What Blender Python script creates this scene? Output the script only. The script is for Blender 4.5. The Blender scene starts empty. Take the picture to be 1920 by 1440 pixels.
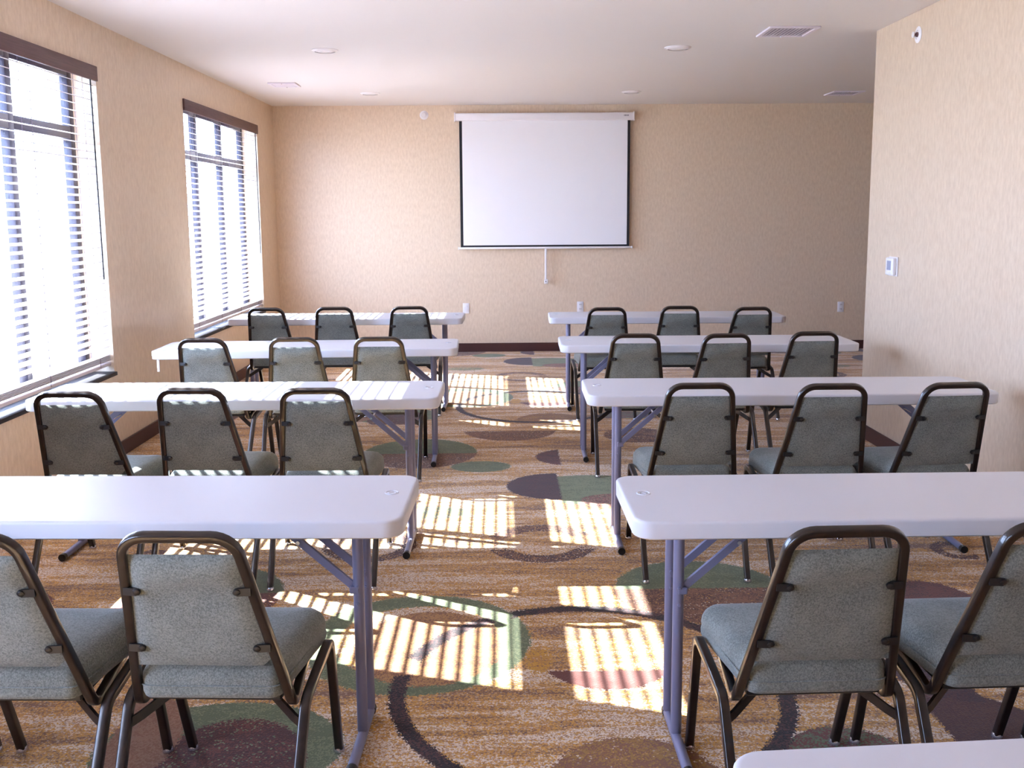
import bpy, bmesh, math, random
from math import sin, cos, pi, radians, sqrt
from mathutils import Vector, Matrix

S = bpy.context.scene
COL = S.collection
random.seed(7)

# ------------------------------------------------------------------ camera
H_CAM, F_PX, YAW, PITCH, ROLL, CY = 1.5362, 1804.5, 0.011655, 0.136036, 0.0068856, 647.207
fw = Vector((sin(YAW) * cos(PITCH), cos(YAW) * cos(PITCH), -sin(PITCH)))
rt = Vector((cos(YAW), -sin(YAW), 0))
up = rt.cross(fw)
rt2 = rt * cos(ROLL) - up * sin(ROLL)
up2 = up * cos(ROLL) + rt * sin(ROLL)
cam_data = bpy.data.cameras.new('camera')
cam = bpy.data.objects.new('camera', cam_data)
COL.objects.link(cam)
cam.matrix_world = Matrix(((rt2.x, up2.x, -fw.x, 0), (rt2.y, up2.y, -fw.y, 0),
                           (rt2.z, up2.z, -fw.z, H_CAM), (0, 0, 0, 1)))
cam_data.sensor_width = 36
cam_data.lens = F_PX / 1920 * 36
cam_data.shift_y = -(720 - CY) / 1920
cam_data.clip_start = 0.05
S.camera = cam

# ------------------------------------------------------------------ light
SUN_E, SKY_E = 78.0, 28.0
w = bpy.data.worlds.new('sky'); S.world = w; w.use_nodes = True
bg = w.node_tree.nodes['Background']
bg.inputs[0].default_value = (0.49, 0.63, 1.0, 1)
bg.inputs[1].default_value = SKY_E
sun = bpy.data.lights.new('sun', 'SUN'); sun.energy = SUN_E; sun.angle = radians(0.35)
sun.color = (0.93, 0.955, 1.0)
sun_o = bpy.data.objects.new('sun', sun); COL.objects.link(sun_o)
SUN_DIR = Vector((1.37, -0.45, -1.0)).normalized()
sun_o.rotation_euler = SUN_DIR.to_track_quat('-Z', 'Y').to_euler()
sun_o.location = (-8, 6, 8)
S.view_settings.view_transform = 'Standard'
S.view_settings.look = 'None'
S.view_settings.gamma = 1
S.view_settings.exposure = 0.04
S.view_settings.use_curve_mapping = False
cy = S.cycles
cy.use_denoising = True
cy.max_bounces = 14; cy.diffuse_bounces = 8; cy.glossy_bounces = 4
cy.transparent_max_bounces = 12
cy.sample_clamp_indirect = 12
cy.caustics_reflective = False; cy.caustics_refractive = False
cy.use_adaptive_sampling = True; cy.adaptive_threshold = 0.02

# room numbers (metres; +Y towards the screen wall)
XL, XR, YE, YB, ZC = -2.4555, 2.4764, 6.49, 10.712, 2.705
YN, XF = -4.2, 6.6
WIN = [(7.69, 9.99), (3.765, 6.065), (-0.16, 2.14)]
WZ0, WZ1 = 0.56, 2.435
REV = 0.15

# ------------------------------------------------------------------ helpers
def link(name, me, parent=None):
    o = bpy.data.objects.new(name, me)
    COL.objects.link(o)
    if parent: o.parent = parent
    return o

def finish(bm, name, mat, parent=None, smooth=False, angle=35):
    bmesh.ops.recalc_face_normals(bm, faces=bm.faces)
    me = bpy.data.meshes.new(name)
    bm.to_mesh(me); bm.free()
    if mat: me.materials.append(mat)
    if smooth:
        me.polygons.foreach_set('use_smooth', [True] * len(me.polygons))
        if angle: me.set_sharp_from_angle(angle=radians(angle))
    return link(name, me, parent)

def box(bm, a, b, bev=0, seg=1):
    vs = [bm.verts.new((x, y, z)) for x in (a[0], b[0]) for y in (a[1], b[1]) for z in (a[2], b[2])]
    fs = [(0, 1, 3, 2), (4, 6, 7, 5), (0, 4, 5, 1), (2, 3, 7, 6), (0, 2, 6, 4), (1, 5, 7, 3)]
    F = [bm.faces.new([vs[i] for i in f]) for f in fs]
    if bev:
        ed = list({e for f in F for e in f.edges})
        bmesh.ops.bevel(bm, geom=ed, offset=bev, segments=seg, profile=0.5, affect='EDGES')
    return F

def obox(name, a, b, mat, parent=None, bev=0, seg=2):
    bm = bmesh.new(); box(bm, a, b, bev, seg)
    return finish(bm, name, mat, parent, smooth=bool(bev))

def rounded_profile(r, sq=0.6, n=12):
    """superellipse-ish tube profile; sq=1 circle, lower = squarer"""
    out = []
    if sq < 0.5:            # square tube with small rounded corners
        c = r * 0.40
        for cx, cyy, a0 in ((r - c, r - c, 0), (-(r - c), r - c, 90), (-(r - c), -(r - c), 180), (r - c, -(r - c), 270)):
            for i in range(4):
                a = radians(a0 + 30 * i)
                out.append((cx + c * cos(a), cyy + c * sin(a)))
        return out
    for i in range(n):
        a = 2 * pi * (i + 0.5) / n
        c, s = cos(a), sin(a)
        out.append((r * math.copysign(abs(c) ** sq, c), r * math.copysign(abs(s) ** sq, s)))
    return out

def fillet(pts, rad, seg=5):
    """round the inner corners of a polyline"""
    P = [Vector(p) for p in pts]
    out = [P[0]]
    for i in range(1, len(P) - 1):
        r = rad[i - 1] if isinstance(rad, (list, tuple)) else rad
        a, b, c = P[i - 1], P[i], P[i + 1]
        u, v = (a - b).normalized(), (c - b).normalized()
        ang = u.angle(v)
        if ang > pi - 0.02 or r <= 0:
            out.append(b); continue
        t = min(r / math.tan(ang / 2), (a - b).length * 0.49, (c - b).length * 0.49)
        rr = t * math.tan(ang / 2)
        cen = b + (u + v).normalized() * (rr / sin(ang / 2))
        s, e = b + u * t - cen, b + v * t - cen
        tot = s.angle(e)
        ax = s.cross(e).normalized()
        for k in range(seg + 1):
            out.append(cen + Matrix.Rotation(tot * k / seg, 3, ax) @ s)
    out.append(P[-1])
    return out

def sweep(bm, pts, prof, ref=Vector((0, 1, 0)), cap=True):
    P = [Vector(p) for p in pts]
    rings = []
    T0 = (P[1] - P[0]).normalized()
    N = (ref - T0 * ref.dot(T0)).normalized()
    Tp = T0
    for i, p in enumerate(P):
        if i == 0: T = T0
        elif i == len(P) - 1: T = (P[-1] - P[-2]).normalized()
        else: T = ((P[i + 1] - p).normalized() + (p - P[i - 1]).normalized()).normalized()
        N = (Tp.rotation_difference(T) @ N)
        N = (N - T * N.dot(T)).normalized(); Tp = T
        B = T.cross(N)
        rings.append([bm.verts.new(p + N * a + B * b) for a, b in prof])
    n = len(prof)
    for a, b in zip(rings, rings[1:]):
        for i in range(n):
            bm.faces.new((a[i], a[(i + 1) % n], b[(i + 1) % n], b[i]))
    if cap:
        bm.faces.new(rings[0][::-1]); bm.faces.new(rings[-1])

def tube(name, pts, r, mat, parent=None, sq=1.0, n=12, ref=Vector((0, 1, 0))):
    bm = bmesh.new(); sweep(bm, pts, rounded_profile(r, sq, n), ref)
    return finish(bm, name, mat, parent, smooth=True, angle=50)

def lathe(bm, prof, n=24, M=None):
    """prof: (radius, z) list"""
    M = M or Matrix.Identity(4)
    rings = []
    for r, z in prof:
        if r < 1e-6: rings.append([bm.verts.new(M @ Vector((0, 0, z)))])
        else: rings.append([bm.verts.new(M @ Vector((r * cos(2 * pi * i / n), r * sin(2 * pi * i / n), z))) for i in range(n)])
    for a, b in zip(rings, rings[1:]):
        for i in range(n):
            j = (i + 1) % n
            if len(a) == 1 and len(b) == 1: continue
            if len(a) == 1: bm.faces.new((a[0], b[i], b[j]))
            elif len(b) == 1: bm.faces.new((a[i], a[j], b[0]))
            else: bm.faces.new((a[i], a[j], b[j], b[i]))

def tag(o, label=None, cat=None, group=None, kind=None):
    if label: o['label'] = label
    if cat: o['category'] = cat
    if group: o['group'] = group
    if kind: o['kind'] = kind
    return o

def empty(name, loc, rz=0):
    o = bpy.data.objects.new(name, None); COL.objects.link(o)
    o.empty_display_size = 0.1
    o.location = loc; o.rotation_euler = (0, 0, rz)
    return o

def kids(o): return [c for c in bpy.data.objects if c.parent is o]

def copy_tree(o, tree, parent=None):
    c = o.copy(); COL.objects.link(c)
    if parent: c.parent = parent
    for ch in tree.get(o.name, ()):
        copy_tree(ch, tree, c)
    return c

def tree_of(root):
    t = {}
    def go(o):
        t[o.name] = kids(o)
        for c in t[o.name]: go(c)
    go(root)
    return t

# ------------------------------------------------------------------ materials
def srgb(r, g, b):
    f = lambda c: (c / 255 / 12.92) if c / 255 <= 0.04045 else ((c / 255 + 0.055) / 1.055) ** 2.4
    return (f(r), f(g), f(b), 1)

def mat(name, col, rough=0.5, metal=0.0, spec=0.5, coat=0.0):
    m = bpy.data.materials.new(name); m.use_nodes = True
    b = m.node_tree.nodes['Principled BSDF']
    b.inputs['Base Color'].default_value = col
    b.inputs['Roughness'].default_value = rough
    b.inputs['Metallic'].default_value = metal
    b.inputs['Specular IOR Level'].default_value = spec
    b.inputs['Coat Weight'].default_value = coat
    return m

class NT:
    """small node-building helper"""
    def __init__(s, m):
        s.t = m.node_tree; s.n = s.t.nodes; s.l = s.t.links; s.b = s.n.get('Principled BSDF')
    def node(s, typ, **k):
        n = s.n.new(typ)
        for a, v in k.items(): setattr(n, a, v)
        return n
    def put(s, sock, v):
        if isinstance(v, bpy.types.NodeSocket): s.l.new(v, sock)
        elif v is not None: sock.default_value = v
    def math(s, op, a, b=None, c=None, clamp=False):
        n = s.node('ShaderNodeMath', operation=op); n.use_clamp = clamp
        s.put(n.inputs[0], a)
        if b is not None: s.put(n.inputs[1], b)
        if c is not None: s.put(n.inputs[2], c)
        return n.outputs[0]
    def mix(s, f, a, b):
        n = s.node('ShaderNodeMix', data_type='RGBA')
        s.put(n.inputs[0], f); s.put(n.inputs[6], a); s.put(n.inputs[7], b)
        return n.outputs[2]
    def noise(s, vec, scale, detail=2, rough=0.5):
        n = s.node('ShaderNodeTexNoise')
        s.put(n.inputs['Vector'], vec); n.inputs['Scale'].default_value = scale
        n.inputs['Detail'].default_value = detail; n.inputs['Roughness'].default_value = rough
        return n.outputs['Fac']
    def mapping(s, vec, scale=(1, 1, 1), loc=(0, 0, 0)):
        n = s.node('ShaderNodeMapping')
        s.put(n.inputs['Vector'], vec); n.inputs['Scale'].default_value = scale
        n.inputs['Location'].default_value = loc
        return n.outputs[0]
    def ramp(s, f, stops, interp='LINEAR'):
        n = s.node('ShaderNodeValToRGB'); n.color_ramp.interpolation = interp
        s.put(n.inputs[0], f)
        e = n.color_ramp.elements
        e[0].position, e[0].color = stops[0]
        e[1].position, e[1].color = stops[1]
        for p, c in stops[2:]:
            x = e.new(p); x.color = c
        return n.outputs[0]
    def bump(s, h, strength=0.3, dist=0.002):
        n = s.node('ShaderNodeBump'); n.inputs['Strength'].default_value = strength
        n.inputs['Distance'].default_value = dist
        s.put(n.inputs['Height'], h)
        s.l.new(n.outputs[0], s.b.inputs['Normal'])
    def pos(s): return s.node('ShaderNodeNewGeometry').outputs['Position']
    def obj(s): return s.node('ShaderNodeTexCoord').outputs['Object']

def wallpaper(name):
    m = mat(name, srgb(214, 184, 150), 0.38, spec=0.6)
    k = NT(m); p = k.pos()
    v = k.mapping(p, (1, 1, 0.35))
    n1 = k.noise(v, 52, 3, 0.6)
    n2 = k.noise(k.mapping(p, (1, 1, 0.12)), 260, 2)
    h = k.math('ADD', k.math('MULTIPLY', n1, 0.7), k.math('MULTIPLY', n2, 0.3))
    c = k.ramp(h, [(0.35, srgb(211, 189, 164)), (0.65, srgb(227, 207, 183))])
    k.put(k.b.inputs['Base Color'], c)
    k.bump(h, 0.30, 0.004)
    return m
M_WALL = wallpaper('wallpaper')
M_CEIL = mat('ceiling_paint', srgb(222, 218, 216), 0.8)
k = NT(M_CEIL); k.bump(k.noise(k.pos(), 220, 2), 0.12, 0.001)
M_BASE = mat('baseboard_vinyl', srgb(70, 38, 36), 0.45)
M_FRAME = mat('window_aluminium', srgb(48, 44, 56), 0.35, metal=0.3)
M_GLASS = bpy.data.materials.new('window_glass'); M_GLASS.use_nodes = True
k = NT(M_GLASS)
k.n.remove(k.b)
tr = k.node('ShaderNodeBsdfTransparent'); gl = k.node('ShaderNodeBsdfGlossy'); gl.inputs['Roughness'].default_value = 0.02
fr = k.node('ShaderNodeLayerWeight'); fr.inputs['Blend'].default_value = 0.5
mx = k.node('ShaderNodeMixShader')
tr.inputs[0].default_value = (0.95, 0.97, 0.96, 1)
k.put(mx.inputs[0], k.math('MULTIPLY_ADD', k.math('POWER', fr.outputs['Facing'], 5.0), 0.8, 0.03)); k.l.new(tr.outputs[0], mx.inputs[1]); k.l.new(gl.outputs[0], mx.inputs[2])
k.l.new(mx.outputs[0], k.n['Material Output'].inputs[0])
M_SLAT = mat('blind_slat', srgb(206, 198, 202), 0.4)  # pale tone stands in for overexposed sun glare on brown slats
M_VAL = mat('blind_valance', srgb(92, 60, 62), 0.4)
k = NT(M_VAL); k.put(k.b.inputs['Base Color'], k.ramp(k.noise(k.mapping(k.pos(), (1, 0.6, 14)), 9, 3), [(0.3, srgb(74, 46, 48)), (0.7, srgb(98, 66, 66))]))
M_SILL = mat('sill_stain', srgb(26, 19, 26), 0.65)
M_CORD = mat('blind_cord', srgb(95, 80, 95), 0.7)
M_TABLE = mat('table_plastic', srgb(206, 207, 216), 0.42, spec=0.4)
k = NT(M_TABLE); k.bump(k.noise(k.obj(), 420, 2), 0.10, 0.0006)
M_TLEG = mat('table_leg_steel', srgb(126, 127, 156), 0.38, metal=0.25)
k = NT(M_TLEG); k.bump(k.noise(k.obj(), 300, 2), 0.05, 0.0005)
M_BLACK = mat('black_plastic', srgb(22, 20, 22), 0.4)
M_CHROME = mat('bright_steel', srgb(215, 215, 225), 0.18, metal=0.9)
M_CTUBE = mat('chair_tube', srgb(74, 58, 50), 0.32, metal=0.35, coat=0.5)
k = NT(M_CTUBE); k.put(k.b.inputs['Base Color'], k.ramp(k.noise(k.obj(), 40, 2), [(0.3, srgb(27, 20, 20)), (0.7, srgb(39, 29, 27))]))

def fabric(name, dark, light):
    m = mat(name, light, 0.85, spec=0.25)
    k = NT(m); p = k.obj()
    a = k.noise(k.mapping(p, (1, 1, 1)), 210, 2, 0.6)
    b = k.noise(p, 520, 1)
    c = k.noise(p, 9, 2)
    f = k.math('ADD', k.math('MULTIPLY', a, 0.6), k.math('MULTIPLY', b, 0.4))
    f = k.math('ADD', f, k.math('MULTIPLY', k.math('SUBTRACT', c, 0.5), 0.25))
    k.put(k.b.inputs['Base Color'], k.ramp(f, [(0.36, dark), (0.62, light)]))
    k.b.inputs['Sheen Weight'].default_value = 0.25
    k.bump(a, 0.35, 0.0015)
    return m
M_FAB = fabric('chair_fabric', srgb(84, 89, 85), srgb(130, 135, 130))
M_WHITE = mat('white_plastic', srgb(232, 230, 234), 0.35)
M_GREY = mat('grey_display', srgb(150, 155, 178), 0.3)
M_SCREEN = mat('screen_fabric', srgb(235, 235, 240), 0.75)
M_SBLACK = mat('screen_border', srgb(18, 18, 26), 0.7)
M_VENT = mat('vent_paint', srgb(222, 216, 226), 0.5)
M_DARK = mat('vent_dark', srgb(150, 145, 160), 0.7)
M_GROUND = mat('outdoor_concrete', srgb(205, 203, 198), 0.9)
k = NT(M_GROUND); k.put(k.b.inputs['Base Color'], k.ramp(k.noise(k.pos(), 3, 4), [(0.3, srgb(195, 193, 188)), (0.7, srgb(214, 212, 206))]))

# ---- carpet: streaky ground with a repeating figure of discs and rings
def carpet():
    m = mat('carpet', (0.4, 0.3, 0.2, 1), 0.95, spec=0.1)
    k = NT(m); P = k.pos()
    sep = k.node('ShaderNodeSeparateXYZ'); k.l.new(P, sep.inputs[0])
    X, Y = sep.outputs[0], sep.outputs[1]
    # tuft-sized dither, used for all ragged edges
    vor = k.node('ShaderNodeTexVoronoi', feature='F1'); vor.inputs['Scale'].default_value = 190
    k.put(vor.inputs['Vector'], k.mapping(P, (1, 1, 0)))
    sc = k.node('ShaderNodeSeparateColor'); k.l.new(vor.outputs['Color'], sc.inputs[0])
    d1, d2, d3 = sc.outputs[0], sc.outputs[1], sc.outputs[2]
    big = k.noise(k.mapping(P, (0.34, 3.1, 0)), 2.6, 3, 0.6)
    fine = k.noise(k.mapping(P, (0.9, 7.0, 0), (3, 5, 0)), 4.0, 4, 0.75)
    blot = k.noise(k.mapping(P, (1, 1.6, 0), (9, 2, 0)), 1.3, 2)
    streak = k.math('ADD', k.math('MULTIPLY', big, 0.75), k.math('MULTIPLY', fine, 0.50))
    streak = k.math('ADD', streak, k.math('MULTIPLY', k.math('SUBTRACT', d1, 0.5), 0.17))
    streak = k.math('ADD', streak, k.math('MULTIPLY', k.math('SUBTRACT', blot, 0.5), 0.15))
    G = [(0.0, srgb(118, 84, 68)), (0.54, srgb(176, 130, 66)), (0.60, srgb(204, 148, 52)), (0.65, srgb(164, 124, 90)), (0.685, srgb(222, 206, 190)), (0.78, srgb(170, 128, 78))]
    base = k.ramp(streak, G, 'CONSTANT')
    tan = k.ramp(k.math('ADD', fine, k.math('MULTIPLY', k.math('SUBTRACT', d2, 0.5), 0.30)),
                 [(0.38, srgb(150, 118, 92)), (0.46, srgb(186, 150, 104)), (0.56, srgb(208, 186, 160)), (0.66, srgb(192, 152, 92))], 'CONSTANT')
    base = k.mix(0.14, base, tan)
    speck = k.math('GREATER_THAN', d3, 0.90)
    base = k.mix(k.math('MULTIPLY', speck, 0.35), base, srgb(98, 66, 56))
    speck = k.math('LESS_THAN', d3, 0.12)
    base = k.mix(k.math('MULTIPLY', speck, 0.4), base, srgb(214, 192, 168))
    # repeating coordinates
    PY, PX, Y0, X0 = 4.66, 3.68, 2.30, -1.55
    ym = k.math('ADD', k.math('WRAP', k.math('SUBTRACT', Y, Y0), PY, 0.0), Y0)
    xm = k.math('ADD', k.math('WRAP', k.math('SUBTRACT', X, X0), PX, 0.0), X0)
    wob = k.math('MULTIPLY', k.math('SUBTRACT', d1, 0.5), 0.016)
    mott = k.noise(k.mapping(P, (1, 2.2, 0), (1, 7, 0)), 7, 3, 0.6)
    mott = k.math('ADD', mott, k.math('MULTIPLY', k.math('SUBTRACT', d2, 0.5), 0.45))
    def dist(cx, cyy, rx, ry):
        dx = k.math('DIVIDE', k.math('SUBTRACT', xm, cx), rx)
        dy = k.math('DIVIDE', k.math('SUBTRACT', ym, cyy), ry)
        n = k.math('SQRT', k.math('ADD', k.math('MULTIPLY', dx, dx), k.math('MULTIPLY', dy, dy)))
        return k.math('ADD', n, k.math('DIVIDE', wob, rx))
    MAR, MAR2 = srgb(104, 58, 50), srgb(76, 44, 42)
    GRN, GRN2 = srgb(96, 104, 76), srgb(118, 124, 92)
    BLK, BRN, BRN2 = srgb(36, 24, 25), srgb(128, 88, 64), srgb(88, 56, 46)
    PUR = srgb(62, 38, 42)
    cur = base
    def lay(mask, a, b, thr=0.5, cover=1.0):
        nonlocal cur
        c = k.mix(k.math('GREATER_THAN', mott, thr), a, b)
        if cover < 1:
            mask = k.math('MULTIPLY', mask, k.math('LESS_THAN', k.math('ADD', k.math('MULTIPLY', d3, 0.6), k.math('MULTIPLY', mott, 0.4)), cover * 0.8))
        cur = k.mix(mask, cur, c)
    def disc(cx, cyy, rx, ry=None, clip=None):
        msk = k.math('LESS_THAN', dist(cx, cyy, rx, ry or rx), 1.0)
        for ax, sg, v in clip or ():
            c = xm if ax == 'x' else ym
            msk = k.math('MULTIPLY', msk, k.math('GREATER_THAN' if sg == '>' else 'LESS_THAN', k.math('ADD', c, wob), v))
        return msk
    def ring(cx, cyy, r0, r1, clip=None):
        d = dist(cx, cyy, r1, r1)
        msk = k.math('MULTIPLY', k.math('LESS_THAN', d, 1.0), k.math('GREATER_THAN', d, r0 / r1))
        for ax, sg, v in clip or ():
            c = xm if ax == 'x' else ym
            msk = k.math('MULTIPLY', msk, k.math('GREATER_THAN' if sg == '>' else 'LESS_THAN', c, v))
        return msk
    # big brown/green figures under the rings
    lay(disc(0.81, 3.78, 0.36, 0.34, [('y', '<', 3.79)]), BRN, BRN2, 0.5, 0.95)
    lay(disc(0.81, 3.77, 0.35, 0.33, [('y', '>', 3.785)]), GRN, GRN2, 0.6)
    lay(ring(-0.31, 3.33, 0.30, 0.41), GRN, GRN2, 0.55)
    lay(disc(-0.27, 3.28, 0.27, 0.30), BRN, srgb(168, 124, 76), 0.5)
    lay(disc(-0.83, 2.62, 0.36, 0.27), GRN, GRN2, 0.6)
    lay(disc(-0.79, 2.50, 0.23, 0.29), MAR2, MAR, 0.55, 0.97)
    lay(disc(-1.16, 2.66, 0.20, 0.30, [('x', '>', -1.17)]), BRN, srgb(140, 104, 82), 0.5)
    lay(disc(0.36, 2.36, 0.26, 0.30), BRN, srgb(150, 112, 56), 0.52, 0.97)
    lay(disc(1.36, 2.62, 0.30, 0.30, [('x', '>', 1.32)]), BRN2, MAR2, 0.5)
    lay(disc(0.98, 2.50, 0.20, 0.20, [('y', '>', 2.45)]), MAR, GRN, 0.55)
    lay(disc(-1.30, 3.76, 0.40, 0.36, [('y', '<', 3.79)]), BRN2, MAR, 0.5, 0.95)
    lay(disc(-1.30, 3.76, 0.40, 0.36, [('y', '>', 3.79)]), GRN, srgb(88, 92, 68), 0.55)
    lay(disc(1.72, 3.62, 0.17, 0.22, [('y', '>', 3.62)]), MAR, MAR2, 0.6)
    lay(ring(2.08, 4.20, 0.07, 0.12), BRN2, MAR2, 0.5, 0.9)
    lay(disc(1.52, 3.05, 0.22, 0.22, [('x', '<', 1.52)]), MAR2, PUR, 0.5)
    # half disc with a flat top
    lay(disc(0.354, 3.163, 0.222, None, [('y', '<', 3.078)]), MAR, MAR, 0.5)
    lay(disc(0.12, 3.16, 0.045, 0.10), srgb(190, 142, 50), srgb(170, 122, 60), 0.5, 0.85)
    # ring with a dark top and bottom
    lay(ring(0.185, 4.36, 0.17, 0.262, [('y', '>', 4.45)]), PUR, BRN, 0.52, 0.9)
    lay(ring(0.185, 4.36, 0.17, 0.262, [('y', '<', 4.27)]), PUR, BRN2, 0.52, 0.9)
    lay(ring(0.185, 4.36, 0.18, 0.255), BRN, PUR, 0.55, 0.55)
    lay(disc(-0.36, 4.84, 0.19, 0.10), GRN, GRN2, 0.5, 0.8)
    lay(ring(-0.62, 4.35, 0.15, 0.22), BRN2, PUR, 0.5, 0.85)
    # half purple, half green disc
    lay(disc(0.315, 5.31, 0.29, 0.265, [('x', '<', 0.325)]), PUR, MAR2, 0.55)
    lay(disc(0.50, 5.24, 0.40, 0.29, [('x', '>', 0.325)]), GRN2, GRN, 0.6)
    lay(disc(0.66, 5.02, 0.24, 0.13), MAR, srgb(150, 104, 86), 0.5, 0.9)
    lay(disc(1.15, 5.35, 0.20, 0.30), BRN, BRN2, 0.5, 0.9)
    lay(disc(0.42, 5.96, 0.205, 0.20, [('x', '<', 0.368)]), MAR2, MAR, 0.5)
    lay(disc(-0.13, 5.748, 0.185, 0.128), GRN, GRN2, 0.6)
    lay(disc(-0.53, 6.10, 0.37, 0.385, [('y', '<', 6.09)]), BRN, BRN2, 0.5, 0.97)
    lay(disc(-0.53, 6.10, 0.37, 0.385, [('y', '>', 6.085)]), GRN, GRN2, 0.6)
    lay(disc(0.06, 6.75, 0.33, 0.335, [('y', '<', 6.715)]), BRN, BRN2, 0.5, 0.97)
    lay(disc(0.95, 6.55, 0.24, 0.22), MAR2, BRN, 0.5, 0.95)
    lay(disc(-1.05, 5.10, 0.26, 0.24, [('x', '<', -1.0)]), GRN, GRN2, 0.5)
    # large thin ring, broken in two places
    gap = k.math('SUBTRACT', 1.0, disc(-0.35, 3.12, 0.07, 0.065))
    gap = k.math('MULTIPLY', gap, k.math('SUBTRACT', 1.0, disc(-0.01, 3.53, 0.045, 0.06)))
    lay(k.math('MULTIPLY', ring(0.282, 2.965, 0.60, 0.655), gap), BLK, MAR2, 0.56)
    # the same ring where it crosses into the neighbouring repeat (below its lowest line)
    r2 = k.math('MULTIPLY', k.math('LESS_THAN', dist(0.282, 2.965 + PY, 0.645, 0.645), 1.0),
                k.math('GREATER_THAN', dist(0.282, 2.965 + PY, 0.60, 0.60), 1.0))
    lay(r2, BLK, PUR, 0.56)
    k.put(k.b.inputs['Base Color'], cur)
    k.b.inputs['Sheen Weight'].default_value = 0.2
    k.bump(k.math('ADD', vor.outputs['Distance'], k.math('MULTIPLY', fine, 0.5)), 0.35, 0.003)
    return m
M_CARPET = carpet()

# ------------------------------------------------------------------ setting
def struct(o): o['kind'] = 'structure'; return o
T = 0.30   # outer wall thickness
struct(obox('floor', (XL - T, YN, -0.1), (XF, YB + 0.15, 0), M_CARPET))
struct(obox('ceiling', (XL - T, YN, ZC), (XF, YB + 0.15, ZC + 0.12), M_CEIL))
bm = bmesh.new()
ys = [YN] + [v for a, b in sorted(WIN) for v in (a, b)] + [YB]
for i in range(0, len(ys), 2):
    box(bm, (XL - T, ys[i], 0), (XL, ys[i + 1], ZC))
for a, b in WIN:
    box(bm, (XL - T, a, 0), (XL, b, WZ0 - 0.024)); box(bm, (XL - T, a, WZ1), (XL, b, ZC))
bmesh.ops.remove_doubles(bm, verts=bm.verts, dist=1e-5)
struct(finish(bm, 'wall_left', M_WALL))
struct(obox('wall_back', (XL - T, YB, 0), (XF, YB + 0.15, ZC), M_WALL))
bm = bmesh.new(); box(bm, (XR, YN, 0), (XR + 0.15, YE, ZC), 0.006, 2)
struct(finish(bm, 'wall_right', M_WALL, smooth=True))
struct(obox('wall_right_return', (XR + 0.15, YE - 0.15, 0), (XF, YE, ZC), M_WALL))
struct(obox('wall_far_right', (XF, YE - 0.15, 0), (XF + 0.15, YB + 0.15, ZC), M_WALL))
struct(obox('wall_front', (XL - T, YN - 0.15, 0), (XR + 0.15, YN, ZC), M_WALL))
def base(name, a, b): struct(obox(name, a, b, M_BASE, bev=0.002, seg=1))
base('baseboard_left', (XL, YN, 0), (XL + 0.012, YB, 0.097))
base('baseboard_back', (XL, YB - 0.012, 0), (XF, YB, 0.097))
base('baseboard_right', (XR - 0.012, YN, 0), (XR, YE, 0.097))
base('baseboard_return', (XR - 0.012, YE, 0), (XF, YE + 0.012, 0.097))

bm = bmesh.new(); box(bm, (-60, -50, -0.45), (XL - T - 0.02, 70, -0.3))
struct(finish(bm, 'ground', M_GROUND))

xi = XL - REV            # inner face of window frame
for wi, (a, b) in enumerate(WIN):
    root = empty('window_%d' % (wi + 1), (XL, (a + b) / 2, WZ0)); struct(root)
    mid = (a + b) / 2
    def wb(name, p, q, m, bev=0.0):
        o = obox(name, (p[0] - XL, p[1] - mid, p[2] - WZ0), (q[0] - XL, q[1] - mid, q[2] - WZ0), m, root, bev)
        return o
    x0, x1 = xi - 0.05, xi
    n = 3; st = (b - a - 0.058) / n
    for i in range(n + 1):
        y = a + i * st
        wb('mullion' if 0 < i < n else 'jamb', (x0, y, WZ0), (x1, y + 0.058, WZ1), M_FRAME, 0.003)
    for i in range(n):
        y = a + i * st + 0.058; y2 = a + (i + 1) * st
        wb('head_rail', (x0, y, WZ1 - 0.06), (x1, y2, WZ1), M_FRAME, 0.002)
        wb('transom', (x1 - 0.092, y, 2.003), (x1, y2, 2.078), M_FRAME, 0.002)
        wb('bottom_rail', (x0, y, WZ0), (x1, y2, WZ0 + 0.06), M_FRAME, 0.002)
        xc = (x0 + x1) / 2 - 0.005
        wb('pane', (xc, y, 2.078), (xc + 0.006, y2, WZ1 - 0.06), M_GLASS)
        wb('pane', (xc, y, WZ0 + 0.06), (xc + 0.006, y2, 2.003), M_GLASS)
    wb('window_sill', (XL - REV, a, WZ0 - 0.024), (XL + 0.02, b + 0.0, WZ0), M_SILL, 0.003)
    # sky portal: only guides sampling of the real sky through the opening
    pl = bpy.data.lights.new('sky_portal', 'AREA'); pl.shape = 'RECTANGLE'
    pl.size = b - a; pl.size_y = WZ1 - WZ0; pl.cycles.is_portal = True
    po = bpy.data.objects.new('sky_portal', pl); COL.objects.link(po)
    po.location = (XL - T - 0.01, mid, (WZ0 + WZ1) / 2)
    po.rotation_euler = Vector((1, 0, 0)).to_track_quat('-Z', 'Z').to_euler()

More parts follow.
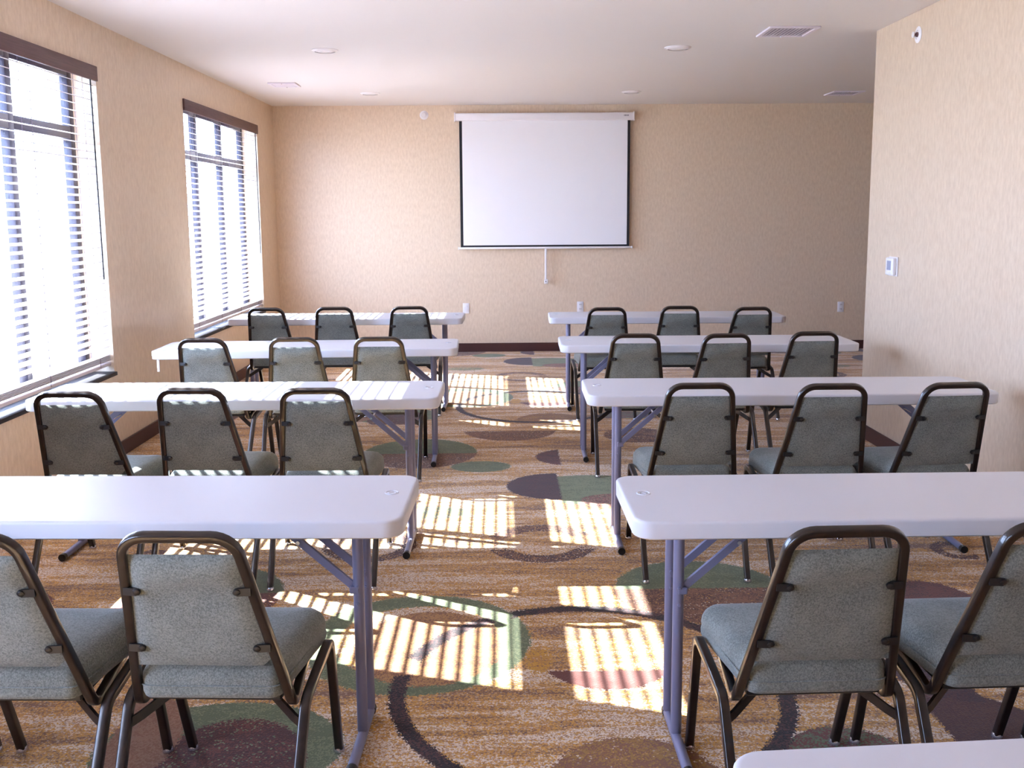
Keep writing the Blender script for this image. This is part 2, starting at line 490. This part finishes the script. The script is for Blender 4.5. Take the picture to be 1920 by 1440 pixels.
# ------------------------------------------------------------------ blinds
def make_blind(width):
    """origin at the near end of the wall opening, at the sill; runs along +Y, hangs in the opening"""
    root = empty('window_blind', (0, 0, 0))
    L = width - 0.02
    zt = WZ1 - WZ0
    bm = bmesh.new(); box(bm, (-0.004, 0.002, zt - 0.085), (0.014, L + 0.018, zt + 0.004), 0.004, 2)
    box(bm, (-0.055, 0.002, zt - 0.06), (-0.004, L + 0.018, zt - 0.004))
    finish(bm, 'valance', M_VAL, root, smooth=True)
    xc = -0.036; pitch = 0.0445; tilt = radians(16.5)
    bm = bmesh.new()
    wS, tS = 0.0445, 0.0026
    prof = []
    for i in range(5):
        t = -1 + i / 2; prof.append((t * wS / 2, 0.0022 * (1 - t * t)))
    rings = []
    for y in (0.0, L):
        up_ = [bm.verts.new((x * cos(tilt) + z * sin(tilt), y, -x * sin(tilt) + z)) for x, z in prof]
        dn_ = [bm.verts.new((x * cos(tilt) + z * sin(tilt), y, -x * sin(tilt) + z - tS)) for x, z in prof]
        rings.append(up_ + dn_[::-1])
    for i in range(10):
        j = (i + 1) % 10; bm.faces.new((rings[0][i], rings[0][j], rings[1][j], rings[1][i]))
    bm.faces.new(rings[0][::-1]); bm.faces.new(rings[1])
    first = finish(bm, 'slat', M_SLAT, root)
    first.location = (xc, 0.01, zt - 0.105)
    z = zt - 0.105 - pitch
    while z > 0.135:
        o = first.copy(); COL.objects.link(o); o.location = (xc, 0.01, z); z -= pitch
    for q in range(6):      # unused slats stacked flat on the bottom rail
        o = first.copy(); COL.objects.link(o); o.location = (xc, 0.01, 0.076 + q * 0.0070); o.rotation_euler = (0, -tilt * 0.85, 0)
    bm = bmesh.new(); box(bm, (xc - 0.025, 0.01, 0.042), (xc + 0.025, 0.01 + L, 0.062), 0.004, 2)
    finish(bm, 'bottom_rail', M_SLAT, root, smooth=True)
    for f in (0.07, 0.36, 0.64, 0.93):
        bm = bmesh.new()
        for dx in (-0.027, 0.027):
            box(bm, (xc + dx - 0.0009, L * f - 0.0012, 0.05), (xc + dx + 0.0009, L * f + 0.0012, zt - 0.06))
        finish(bm, 'ladder_cord', M_CORD, root)
    wd = tube('wand', [(0.008, L - 0.085, zt - 0.08), (0.009, L - 0.08, zt - 0.7), (0.012, L - 0.078, 0.59)], 0.0045, M_BLACK, root, n=8)
    tube('cord_tassel', [(0.004, 0.10, zt - 0.09), (0.004, 0.10, zt - 1.0)], 0.0014, M_CORD, root, n=6)
    return root
blind = make_blind(2.30)
btree = tree_of(blind)
BL = ['wide brown slatted blind on the window nearest the projection screen wall',
      'large brown slatted blind on the window filling the left edge',
      'brown slatted blind on the window beside the first table row, out of frame']
for i, (a, b) in enumerate(WIN):
    o = blind if i == 0 else copy_tree(blind, btree)
    o.location = (XL, a, WZ0)
    tag(o, BL[i], 'blind', 'slatted blinds in the left wall windows')

# ------------------------------------------------------------------ projection screen
def screen():
    root = empty('projection_screen', (0.5, YB, 0))
    X = lambda x: x - 0.5
    y0 = -0.09
    bm = bmesh.new(); box(bm, (X(-0.476), y0, 2.530), (X(1.459), -0.004, 2.612), 0.012, 3)
    cs = finish(bm, 'casing', M_WHITE, root, smooth=True)
    obox('end_cap', (X(-0.484), y0 - 0.004, 2.524), (X(-0.470), -0.002, 2.618), M_WHITE, cs, 0.003)
    obox('end_cap', (X(1.453), y0 - 0.004, 2.524), (X(1.467), -0.002, 2.618), M_WHITE, cs, 0.003)
    bm = bmesh.new()       # small unreadable maker's plate on the casing
    for q in range(5):
        box(bm, (X(1.352 + q * 0.011), y0 - 0.002, 2.572), (X(1.352 + q * 0.011 + (0.008 if q % 2 else 0.006)), y0 + 0.001, 2.587))
    finish(bm, 'maker_mark', mat('mark_grey', srgb(120, 118, 135), 0.5), cs)
    ys_ = y0 + 0.035
    bm = bmesh.new()
    # cloth, slightly wavy, hanging from the roller
    def cloth(xa, xb, za, zb, dy, thick=0.0012, nx=14, nz=6):
        f = lambda x, z: ys_ + dy + 0.003 * sin((x + 2) * 3.1) * (2.55 - z)
        V = {}
        for s in (0, 1):
            for i in range(nx + 1):
                for j in range(nz + 1):
                    x = xa + (xb - xa) * i / nx; z = za + (zb - za) * j / nz
                    V[s, i, j] = bm.verts.new((X(x), f(x, z) + s * thick, z))
        for i in range(nx):
            for j in range(nz):
                bm.faces.new((V[0, i, j], V[0, i + 1, j], V[0, i + 1, j + 1], V[0, i, j + 1]))
                bm.faces.new((V[1, i, j], V[1, i, j + 1], V[1, i + 1, j + 1], V[1, i + 1, j]))
        for i in range(nx):
            for j in (0, nz): bm.faces.new((V[0, i, j], V[0, i + 1, j], V[1, i + 1, j], V[1, i, j]))
        for j in range(nz):
            for i in (0, nx): bm.faces.new((V[0, i, j], V[0, i, j + 1], V[1, i, j + 1], V[1, i, j]))
    cloth(-0.432, 1.424, 1.168, 2.56, 0)
    finish(bm, 'black_border', M_SBLACK, root, smooth=True)
    bm = bmesh.new(); cloth(-0.402, 1.396, 1.190, 2.535, -0.0022)
    finish(bm, 'viewing_surface', M_SCREEN, root, smooth=True)
    bm = bmesh.new(); box(bm, (X(-0.452), ys_ - 0.012, 1.148), (X(1.452), ys_ + 0.014, 1.170), 0.005, 2)
    bar = finish(bm, 'bottom_bar', M_WHITE, root, smooth=True)
    obox('bar_cap', (X(1.450), ys_ - 0.014, 1.145), (X(1.462), ys_ + 0.016, 1.173), M_WHITE, bar, 0.003)
    obox('bar_cap', (X(-0.462), ys_ - 0.014, 1.145), (X(-0.450), ys_ + 0.016, 1.173), M_WHITE, bar, 0.003)
    bm = bmesh.new()
    sweep(bm, fillet([(X(0.505), ys_, 1.15), (X(0.503), ys_ - 0.004, 1.10), (X(0.503), ys_ - 0.008, 0.80)], 0.05), rounded_profile(0.011, 0.6, 8))
    ps = finish(bm, 'pull_strap', M_WHITE, root, smooth=True)
    obox('pull_handle', (X(0.487), ys_ - 0.022, 0.762), (X(0.528), ys_ + 0.006, 0.812), M_WHITE, ps, 0.006)
    obox('handle_hole', (X(0.499), ys_ - 0.0225, 0.782), (X(0.508), ys_ - 0.020, 0.793), M_BLACK, ps)
    tag(root, 'white pull-down projection screen with black border hanging on the back wall', 'projection screen')
screen()

# ------------------------------------------------------------------ wall and ceiling fittings
def outlet(x, z, label, slots=True):
    root = empty('wall_outlet', (x, YB, z))
    hw, hh = 0.036, 0.058
    obox('cover_plate', (-hw, -0.008, -hh), (hw, 0, hh), M_WHITE, root, 0.003)
    for s in (-1, 1):
        bm = bmesh.new(); box(bm, (-0.017, -0.0105, s * 0.024 - 0.015), (0.017, -0.007, s * 0.024 + 0.015), 0.002, 2)
        soc = finish(bm, 'socket', M_WHITE, root, smooth=True)
        if slots:
            bm = bmesh.new()
            box(bm, (-0.009, -0.0112, s * 0.024 - 0.006), (-0.005, -0.0104, s * 0.024 + 0.007))
            box(bm, (0.005, -0.0112, s * 0.024 - 0.006), (0.009, -0.0104, s * 0.024 + 0.007))
            finish(bm, 'slot', M_BLACK, soc)
    tag(root, label, 'outlet', 'white outlets low on the back wall')
outlet(-0.385, 0.49, 'white wall outlet above the aisle end of the farthest left table', False)
outlet(0.891, 0.498, 'white wall outlet above the aisle end of the farthest right table')
outlet(3.815, 0.474, 'white wall outlet low on the back wall beside the right wall corner')

def sprinkler(loc, rot, label):
    root = empty('sprinkler_head', loc); root.rotation_euler = rot; root.scale = (1, 1, 0.55)
    bm = bmesh.new(); lathe(bm, [(0, 0), (0.046, 0), (0.048, 0.004), (0.040, 0.010), (0.026, 0.014), (0.024, 0.009), (0, 0.009)], 28)
    finish(bm, 'escutcheon', M_WHITE, root, smooth=True)
    bm = bmesh.new(); lathe(bm, [(0, 0.004), (0.015, 0.004), (0.014, 0.026), (0.008, 0.03), (0.008, 0.045), (0, 0.045)], 14)
    finish(bm, 'nozzle', mat('nozzle_brass', srgb(130, 95, 100), 0.4, 0.5), root, smooth=True)
    bm = bmesh.new()
    for s in (-1, 1): sweep(bm, [(s * 0.013, 0, 0.02), (s * 0.014, 0, 0.04), (s * 0.003, 0, 0.058)], rounded_profile(0.0025, 1, 6))
    finish(bm, 'yoke', M_WHITE, root, smooth=True)
    bm = bmesh.new(); lathe(bm, [(0, 0.056), (0.018, 0.057), (0.018, 0.060), (0, 0.0605)], 12)
    finish(bm, 'deflector', M_WHITE, root, smooth=True)
    tag(root, label, 'sprinkler')
sprinkler((-0.814, YB, 2.60), (pi / 2, 0, 0), 'round white sidewall sprinkler on the back wall left of the screen')
sprinkler((XR, 5.838, 2.564), (0, -pi / 2, 0), 'round white sidewall sprinkler high on the right wall')

def thermostat():
    root = empty('thermostat', (XR, 6.03, 1.19))
    obox('back_plate', (-0.010, -0.066, -0.060), (0, 0.066, 0.060), M_WHITE, root, 0.003)
    obox('housing', (-0.034, -0.058, -0.055), (-0.008, 0.058, 0.055), M_WHITE, root, 0.008, 3)
    obox('display', (-0.0355, -0.030, -0.022), (-0.033, 0.030, 0.036), M_GREY, root, 0.001)
    obox('button', (-0.036, -0.014, -0.042), (-0.033, 0.014, -0.033), M_WHITE, root, 0.001)
    tag(root, 'white wall thermostat with grey display on the right wall', 'thermostat')
thermostat()

def downlight():
    root = empty('ceiling_downlight', (0, 0, ZC))
    bm = bmesh.new(); lathe(bm, [(0.073, -0.012), (0.080, -0.006), (0.094, -0.004), (0.096, 0), (0.07, 0)], 40)
    finish(bm, 'trim_ring', M_WHITE, root, smooth=True)
    bm = bmesh.new(); lathe(bm, [(0, -0.016), (0.045, -0.014), (0.073, -0.008), (0.073, 0), (0, 0)], 40)
    finish(bm, 'lens', mat('downlight_lens', srgb(240, 240, 245), 0.25), root, smooth=True)
    return root
dl = downlight(); dt = tree_of(dl)
for i, (x, y, lb) in enumerate([(-1.244, 7.136, 'round recessed ceiling light left of centre, nearer of the left pair'),
                                (1.284, 7.097, 'round recessed ceiling light right of centre, nearer of the right pair'),
                                (-1.253, 9.638, 'small round recessed ceiling light above the left of the screen wall'),
                                (1.295, 9.624, 'small round recessed ceiling light above the screen right end')]):
    o = dl if i == 0 else copy_tree(dl, dt)
    o.location = (x, y, ZC); tag(o, lb, 'ceiling light', 'round recessed ceiling lights')

def diffuser(x, y, label, half=0.155):
    root = empty('ceiling_vent', (x, y, ZC))
    bm = bmesh.new()
    q = half
    for a, b in [((-q, -q), (q, -q + 0.03)), ((-q, q - 0.03), (q, q)), ((-q, -q + 0.03), (-q + 0.03, q - 0.03)), ((q - 0.03, -q + 0.03), (q, q - 0.03))]:
        box(bm, (a[0], a[1], -0.012), (b[0], b[1], 0), 0.003)
    finish(bm, 'frame', M_VENT, root, smooth=True)
    obox('backing', (-q + 0.02, -q + 0.02, -0.001), (q - 0.02, q - 0.02, 0), M_DARK, root)
    n = 11
    bm = bmesh.new()
    wv = 0.018
    vs = [bm.verts.new(v) for v in [(-0.010, -q + 0.03, -0.010), (0.010, -q + 0.03, -0.005), (0.010, q - 0.03, -0.005), (-0.010, q - 0.03, -0.010),
                                    (-0.010, -q + 0.03, -0.0115), (0.010, -q + 0.03, -0.0065), (0.010, q - 0.03, -0.0065), (-0.010, q - 0.03, -0.0115)]]
    for f in [(0, 1, 2, 3), (7, 6, 5, 4), (0, 4, 5, 1), (1, 5, 6, 2), (2, 6, 7, 3), (3, 7, 4, 0)]: bm.faces.new([vs[i] for i in f])
    s0 = finish(bm, 'slat', M_VENT, root)
    for i in range(n):
        xx = -q + 0.045 + (2 * q - 0.09) * i / (n - 1)
        o = s0 if i == 0 else s0.copy()
        if i: COL.objects.link(o)
        o.location = (xx, 0, 0)
    bm = bmesh.new()
    for a, b in ((0, -q + 0.012), (0, q - 0.012)):
        lathe(bm, [(0, -0.0155), (0.004, -0.0145), (0.005, -0.012), (0, -0.012)], 8, Matrix.Translation((a, b, 0)))
    finish(bm, 'screw', M_CHROME, root, smooth=True)
    tag(root, label, 'vent')
diffuser(1.89, 6.48, 'square white louvred ceiling vent near the right wall corner', 0.165)
diffuser(3.44, 9.79, 'square white louvred ceiling vent at the far right by the back wall', 0.155)
diffuser(-1.935, 8.95, 'small white louvred ceiling vent close to the left wall', 0.125)

# ------------------------------------------------------------------ folding tables
TL, TD, TH_, TT = 1.83, 0.457, 0.737, 0.05
def make_table():
    """origin at the aisle-side near corner on the floor; runs along +X, depth +Y"""
    root = empty('folding_table', (0, 0, 0))
    bm = bmesh.new()
    r = 0.055
    def outline(ins, z):
        pts = []
        for cx, cyy, a0 in ((TL - r, r, -90), (TL - r, TD - r, 0), (r, TD - r, 90), (r, r, 180)):
            for i in range(7):
                a = radians(a0 + 15 * i)
                pts.append(bm.verts.new((cx + (r - ins) * cos(a), cyy + (r - ins) * sin(a), z)))
        return pts
    lv = [(0.034, TH_ - TT + 0.014), (0.026, TH_ - TT), (0.006, TH_ - TT), (0.001, TH_ - TT + 0.004), (0.0, TH_ - 0.0085), (0.0010, TH_ - 0.0045), (0.0032, TH_ - 0.0018), (0.0070, TH_ - 0.0003), (0.012, TH_)]
    rings = [outline(i, z) for i, z in lv]
    for a, b in zip(rings, rings[1:]):
        n = len(a)
        for i in range(n): bm.faces.new((a[i], a[(i + 1) % n], b[(i + 1) % n], b[i]))
    bm.faces.new(rings[0][::-1]); bm.faces.new(rings[-1])
    top = finish(bm, 'tabletop', M_TABLE, root, smooth=True, angle=40)
    bm = bmesh.new()    # moulded round emblem near the aisle end
    M_ = Matrix.Translation((0.062, 0.262, TH_))
    lathe(bm, [(0.0205, 0), (0.0198, 0.0022), (0.0172, 0.0022), (0.0165, 0)], 28, M_)
    sweep(bm, [(0.050, 0.258, TH_ + 0.0004), (0.056, 0.268, TH_ + 0.0004), (0.062, 0.262, TH_ + 0.0004), (0.068, 0.256, TH_ + 0.0004), (0.074, 0.266, TH_ + 0.0004)], rounded_profile(0.0012, 1, 6))
    finish(bm, 'moulded_emblem', M_TABLE, top, smooth=True)
    for side in (0, 1):
        X = (lambda x: x) if side == 0 else (lambda x: TL - x)
        xl = 0.158 if side == 0 else 0.126
        zt = TH_ - TT + 0.012
        for yy in (0.215, 0.345):
            lg = tube('leg', [(X(xl), yy, 0.03), (X(xl), yy, zt)], 0.0160, M_TLEG, root, n=14)
            for zr in (0.475, 0.425):
                bm = bmesh.new()
                lathe(bm, [(0, -0.0190), (0.004, -0.0185), (0.0055, -0.0165), (0.0055, 0)], 8,
                      Matrix.Translation((X(xl), yy, zr)) @ Matrix.Rotation(pi / 2, 4, 'X').inverted())
                finish(bm, 'rivet', M_TLEG, lg, smooth=True)
        ft = tube('foot', [(X(xl), 0.030, 0.019), (X(xl), 0.350, 0.019)], 0.0150, M_TLEG, root, n=14, ref=Vector((0, 0, 1)))
        for y_ in (0.022, 0.358):
            tube('foot_cap', [(X(xl), y_ - 0.011, 0.018), (X(xl), y_ + 0.011, 0.018)], 0.0170, M_BLACK, ft, n=14, ref=Vector((0, 0, 1)))
        # two flat folding braces with a cross rivet
        for yy, dy in ((0.215, -0.006), (0.345, 0.006)):
            bm = bmesh.new()
            p0, p1 = Vector((X(xl + 0.012), yy, 0.470)), Vector((X(xl + 0.272), yy, zt))
            sweep(bm, [p0, p1], [(0.0105, 0.0035), (-0.0105, 0.0035), (-0.0125, -0.0035), (0.0125, -0.0035)], ref=Vector((0, 0, 1)))
            br = finish(bm, 'brace', M_TLEG, root)
            bm = bmesh.new(); box(bm, (min(X(xl - 0.004), X(xl + 0.024)), yy - 0.0175, 0.456), (max(X(xl - 0.004), X(xl + 0.024)), yy + 0.0175, 0.476), 0.003, 1)
            finish(bm, 'bracket', M_TLEG, br, smooth=True)
        q = Vector((X(xl + 0.17), 0, 0.605))
        tube('brace_pin', [(q.x, 0.205, q.z), (q.x, 0.355, q.z)], 0.006, M_CHROME, root, n=10, ref=Vector((0, 0, 1)))
        bm = bmesh.new(); box(bm, (min(X(xl + 0.16), X(xl + 0.30)), 0.19, zt - 0.012), (max(X(xl + 0.16), X(xl + 0.30)), 0.37, zt + 0.002), 0.002, 1)
        finish(bm, 'mounting_plate', M_TLEG, root)
    return root
tproto = make_table(); ttree = tree_of(tproto)
TABLES = [  # aisle x, near y, angle, side
    ('4L', -0.2645, 2.4454, -0.0274), ('3L', -0.2745, 4.1441, -0.0116), ('2L', -0.2601, 5.7276, 0.0242), ('1L', -0.2968, 7.3902, -0.0231),
    ('1R', 0.3742, 7.3736, -0.0264), ('2R', 0.3645, 5.8095, -0.0209), ('3R', 0.3806, 4.1699, -0.0167), ('4R', 0.345, 2.4145, 0.0037), ('5R', 0.3558, 0.8861, 0.0608)]
ROWN = {'1': 'farthest row, nearest the screen', '2': 'second row from the screen', '3': 'third row from the screen', '4': 'fourth row from the screen'}
LAB_T = {
    '4L': 'shaded white folding table left of the aisle, frontmost of the left tables',
    '3L': 'white folding table glaring in full sun, second from the front left of the aisle',
    '2L': 'white folding table with bright near edge, second from the back, left of aisle',
    '1L': 'sunlit white folding table left of the aisle beside the far window, closest to back wall',
    '1R': 'white folding table closest to the back wall, right of the aisle',
    '2R': 'white folding table right of the aisle touching the right wall corner, second from back',
    '3R': 'white folding table right of the aisle beside the right wall, third from the back',
    '4R': 'large white folding table right of the aisle, running out of the right edge',
    '5R': 'white folding table cut off at the bottom right, only its back edge showing'}
first_table = True
def place_table(k_, x, y, a):
    global first_table
    o = tproto if first_table else copy_tree(tproto, ttree)
    first_table = False
    if k_[1] == 'R':
        o.location = (x, y, 0); o.rotation_euler = (0, 0, a)
    return o
for kx, x, y, a in TABLES:
    if kx[1] == 'R':
        o = place_table(kx, x, y, a)
        tag(o, LAB_T[kx], 'table', 'white folding tables')
# mirrored prototype (own meshes) for the left side
def mirror_tree(src, tree, parent=None):
    c = src.copy(); COL.objects.link(c)
    if src.data:
        me = src.data.copy(); me.transform(Matrix.Scale(-1, 4, (1, 0, 0))); me.flip_normals(); c.data = me
    if parent: c.parent = parent
    for ch in tree.get(src.name, ()): mirror_tree(ch, tree, c)
    return c
mproto = mirror_tree(tproto, ttree); mtree = tree_of(mproto)
left = [t for t in TABLES if t[0][1] == 'L']
for i, (kx, x, y, a) in enumerate(left):
    o = mproto if i == 0 else copy_tree(mproto, mtree)
    o.location = (x, y, 0); o.rotation_euler = (0, 0, a)
    tag(o, LAB_T[kx], 'table', 'white folding tables')
    if kx == '2L':
        bm = bmesh.new(); box(bm, (-TL + 0.035, 0.02, 0.612), (-TL + 0.050, 0.028, 0.69), 0.003, 2)
        finish(bm, 'hanging_clip', M_WHITE, o, smooth=True)

# ------------------------------------------------------------------ chairs
def make_chair():
    """origin on the floor below the foot of the back frame; faces +Y"""
    root = empty('banquet_chair', (0, 0, 0))
    R_ = 0.0110; SQ = 0.38
    s_, wb_, m_, zb_ = -0.374, 0.1998, 0.1325, 0.3565
    HT = 0.8493
    hw = lambda z: wb_ - m_ * (z - zb_) - R_
    yb_ = lambda z: s_ * (z - zb_)
    ztop = HT - R_
    # back frame: one bent tube, both ends running forward under the seat
    pts = [(-0.165, 0.27, 0.372), (-hw(0.345), 0.012, 0.348), (-hw(ztop), yb_(ztop), ztop), (hw(ztop), yb_(ztop), ztop), (hw(0.345), 0.012, 0.348), (0.165, 0.27, 0.372)]
    bm = bmesh.new(); sweep(bm, fillet(pts, [0.035, 0.058, 0.058, 0.035], 7), rounded_profile(R_, SQ, 12), ref=Vector((1, 0, 0)))
    bf = finish(bm, 'back_frame', M_CTUBE, root, smooth=True, angle=40)
    # back pad: a cushion in the plane of the frame
    nb = Vector((0, -1, s_)).normalized() * -1     # towards the sitter (+Y)
    def bp(u, z, d): return Vector((u, yb_(z), z)) + nb * d
    z0, z1 = 0.474, 0.792
    def padmesh(nx=12, nz=14):
        bm = bmesh.new(); V = {}
        for s in (0, 1):
            for i in range(nx + 1):
                for j in range(nz + 1):
                    u, v = -1 + 2 * i / nx, j / nz
                    z = z0 + (z1 - z0) * v
                    hwz = hw(z) - 0.009
                    e = max(0.0, 1 - abs(u) ** 7) ** 0.5 * max(0.0, 1 - abs(2 * v - 1) ** 11) ** 0.5
                    front = 0.034 * e * (0.85 + 0.15 * sin(pi * v))
                    back = 0.011 * e + (0.010 * math.exp(-((v - 0.86) / 0.09) ** 2) - 0.007 * math.exp(-((v - 0.66) / 0.10) ** 2)) * (1 - u * u)
                    d = front if s else -back
                    V[s, i, j] = bm.verts.new(bp(u * hwz, z, d))
        for i in range(nx):
            for j in range(nz):
                bm.faces.new((V[0, i, j], V[0, i + 1, j], V[0, i + 1, j + 1], V[0, i, j + 1]))
                bm.faces.new((V[1, i, j], V[1, i, j + 1], V[1, i + 1, j + 1], V[1, i + 1, j]))
        bmesh.ops.remove_doubles(bm, verts=bm.verts, dist=1e-4)
        bd = [e for e in bm.edges if e.is_boundary]
        if bd: bmesh.ops.holes_fill(bm, edges=bd)
        return bm
    finish(padmesh(), 'backrest', M_FAB, root, smooth=True, angle=70)
    for zz in (0.700, 0.538):
        for sg in (-1, 1):
            bm = bmesh.new()
            a = bp(sg * (hw(zz) + 0.002), zz, -0.010); b = bp(sg * (hw(zz) - 0.029), zz, -0.0125)
            sweep(bm, [a, b], [(0.0090, 0.003), (-0.0090, 0.003), (-0.0090, -0.003), (0.0090, -0.003)], ref=Vector((0, 0, 1)))
            Mx = Matrix.Translation(b) @ (-nb).to_track_quat('Z', 'Y').to_matrix().to_4x4()
            lathe(bm, [(0.0090, -0.003), (0.0090, 0.003), (0.005, 0.0055), (0, 0.006)], 12, Mx)
            finish(bm, 'bracket', M_BLACK, bf, smooth=True)
    # seat: rounded trapezoid cushion
    bm = bmesh.new()
    yr_, yf_, wr_, wf_ = -0.030, 0.350, 0.174, 0.210
    def seat_out(ins, z, rise=0):
        pts = []
        C = [(wf_ - 0.062, yf_ - 0.062, 0, 0.062), (-(wf_ - 0.062), yf_ - 0.062, 90, 0.062), (-(wr_ - 0.035), yr_ + 0.035, 180, 0.035), ((wr_ - 0.035), yr_ + 0.035, 270, 0.035)]
        for cx, cyy, a0, r in C:
            for i in range(7):
                a = radians(a0 + 15 * i); rr = max(r - ins, 0.001) if r > ins else 0.001
                ex = cx + (ins - r) * (-1 if cx > 0 else 1) if ins > r else cx
                ey = cyy + (ins - r) * (-1 if cyy > 0.1 else 1) if ins > r else cyy
                pts.append(bm.verts.new((ex + rr * cos(a), ey + rr * sin(a), z)))
        return pts
    lv = [(0.022, 0.380), (0.004, 0.382), (0.0, 0.392), (-0.001, 0.404), (0.0015, 0.414), (0.000, 0.424), (0.002, 0.438), (0.009, 0.451), (0.021, 0.461), (0.040, 0.4675), (0.075, 0.472), (0.12, 0.474)]
    rings = [seat_out(i, z) for i, z in lv]
    for a, b in zip(rings, rings[1:]):
        n = len(a)
        for i in range(n): bm.faces.new((a[i], a[(i + 1) % n], b[(i + 1) % n], b[i]))
    bm.faces.new(rings[0][::-1]); bm.faces.new(rings[-1])
    seat = finish(bm, 'seat', M_FAB, root, smooth=True, angle=75)
    bm = bmesh.new()
    ring = fillet([(0, yf_, 0.4125), (wf_, yf_, 0.4125), (wr_, yr_, 0.4125), (-wr_, yr_, 0.4125), (-wf_, yf_, 0.4125), (0, yf_, 0.4125)], [0.062, 0.035, 0.035, 0.062], 6)
    sweep(bm, ring, rounded_profile(0.0022, 1, 6), ref=Vector((0, 0, 1)), cap=False)
    finish(bm, 'piping', M_FAB, seat, smooth=True)
    bm = bmesh.new()
    box(bm, (-0.165, 0.0, 0.362), (0.165, 0.32, 0.380), 0.004, 1)
    finish(bm, 'seat_pan', M_BLACK, root, smooth=True)
    # legs: each side one front leg arching into the rail and one rear leg rising to meet it
    for sg in (-1, 1):
        P_ = lambda x, y, z: (sg * x, y, z)
        fp = fillet([P_(0.213, 0.392, 0.010), P_(0.224, 0.268, 0.396), P_(0.221, 0.120, 0.372)], [0.035], 7)
        bm = bmesh.new(); sweep(bm, fp, rounded_profile(0.0120, SQ, 12), ref=Vector((1, 0, 0)))
        lf = finish(bm, 'leg', M_CTUBE, root, smooth=True, angle=60)
        rp = fillet([P_(0.221, 0.122, 0.3723), P_(0.219, 0.018, 0.352), P_(0.213, -0.165, 0.010)], [0.05], 7)
        bm = bmesh.new(); sweep(bm, rp, rounded_profile(0.0120, SQ, 12), ref=Vector((1, 0, 0)))
        lr = finish(bm, 'leg', M_CTUBE, root, smooth=True, angle=60)
        for lg, (gx, gy) in ((lf, (0.213, 0.392)), (lr, (0.213, -0.165))):
            bm = bmesh.new(); lathe(bm, [(0, 0), (0.016, 0), (0.017, 0.004), (0.0145, 0.012), (0.013, 0.016)], 14, Matrix.Translation((sg * gx, gy, 0)))
            finish(bm, 'glide', M_CHROME, lg, smooth=True)
        bm = bmesh.new(); lathe(bm, [(0, 0), (0.005, 0.0), (0.005, 0.0025), (0, 0.0045)], 10,
                                Matrix.Translation((sg * 0.2285, 0.331, 0.205)) @ Matrix.Rotation(-sg * pi / 2, 4, 'Y').inverted())
        finish(bm, 'stacking_bumper', M_CHROME, lf, smooth=True)
        # short bent stay from rear leg up to the seat pan
        bm = bmesh.new(); sweep(bm, [P_(0.215, 0.000, 0.300), P_(0.190, 0.012, 0.314), P_(0.120, 0.055, 0.360)], [(0.011, 0.004), (-0.011, 0.004), (-0.011, -0.004), (0.011, -0.004)], ref=Vector((0, 0, 1)))
        finish(bm, 'stay', M_CTUBE, root)
    return root
cproto = make_chair(); ctree = tree_of(cproto)
CH = [('4L1', -0.707, 2.2227, -0.0426), ('4R1', 0.759, 2.2115, 0.0255), ('4L2', -1.196, 2.2284, -0.0257), ('4R2', 1.2505, 2.2317, 0.0353),
      ('4L3', -1.685, 2.235, 0.0), ('4R3', 1.745, 2.225, 0.02),
      ('3L1', -1.715, 3.9509, -0.0364), ('3L2', -1.243, 4.0017, -0.051), ('3L3', -0.7469, 3.978, -0.0058),
      ('3R1', 0.8119, 4.0141, -0.0017), ('3R2', 1.3385, 3.9744, 0.0027), ('3R3', 1.8273, 3.9747, 0.0668),
      ('2L1', -1.681, 5.587, -0.055), ('2L2', -1.177, 5.5931, 0.02), ('2L3', -0.6942, 5.5844, 0.0081),
      ('2R1', 0.7811, 5.6327, -0.0441), ('2R2', 1.2816, 5.6052, 0.0621), ('2R3', 1.812, 5.6649, 0.0172),
      ('1L1', -1.745, 7.3707, -0.078), ('1L2', -1.250, 7.3899, -0.0069), ('1L3', -0.6951, 7.3984, 0.0423),
      ('1R1', 0.783, 7.1915, 0.0007), ('1R2', 1.337, 7.255, -0.0381), ('1R3', 1.832, 7.1363, 0.0598)]
RL = {'1': 'farthest', '2': 'second farthest', '3': 'second nearest', '4': 'nearest'}
SEATL = {'L': {'3': 'aisle-side', '2': 'middle', '1': 'window-side'}, 'R': {'1': 'aisle-side', '2': 'middle', '3': 'wall-side'}}
for i, (kx, x, y, a) in enumerate(CH):
    o = cproto if i == 0 else copy_tree(cproto, ctree)
    o.location = (x, y, 0); o.rotation_euler = (0, 0, a)
    r, sd, c = kx
    if r == '4':
        c2 = {'L': {'1': 'aisle-side', '2': 'middle', '3': 'window-side'}, 'R': {'1': 'aisle-side', '2': 'middle', '3': 'wall-side'}}[sd][c]
    else: c2 = SEATL[sd][c]
    tag(o, '%s grey-green banquet chair in the %s row, %s of the aisle' % (c2, RL[r], 'left' if sd == 'L' else 'right'), 'chair', 'grey-green banquet chairs')
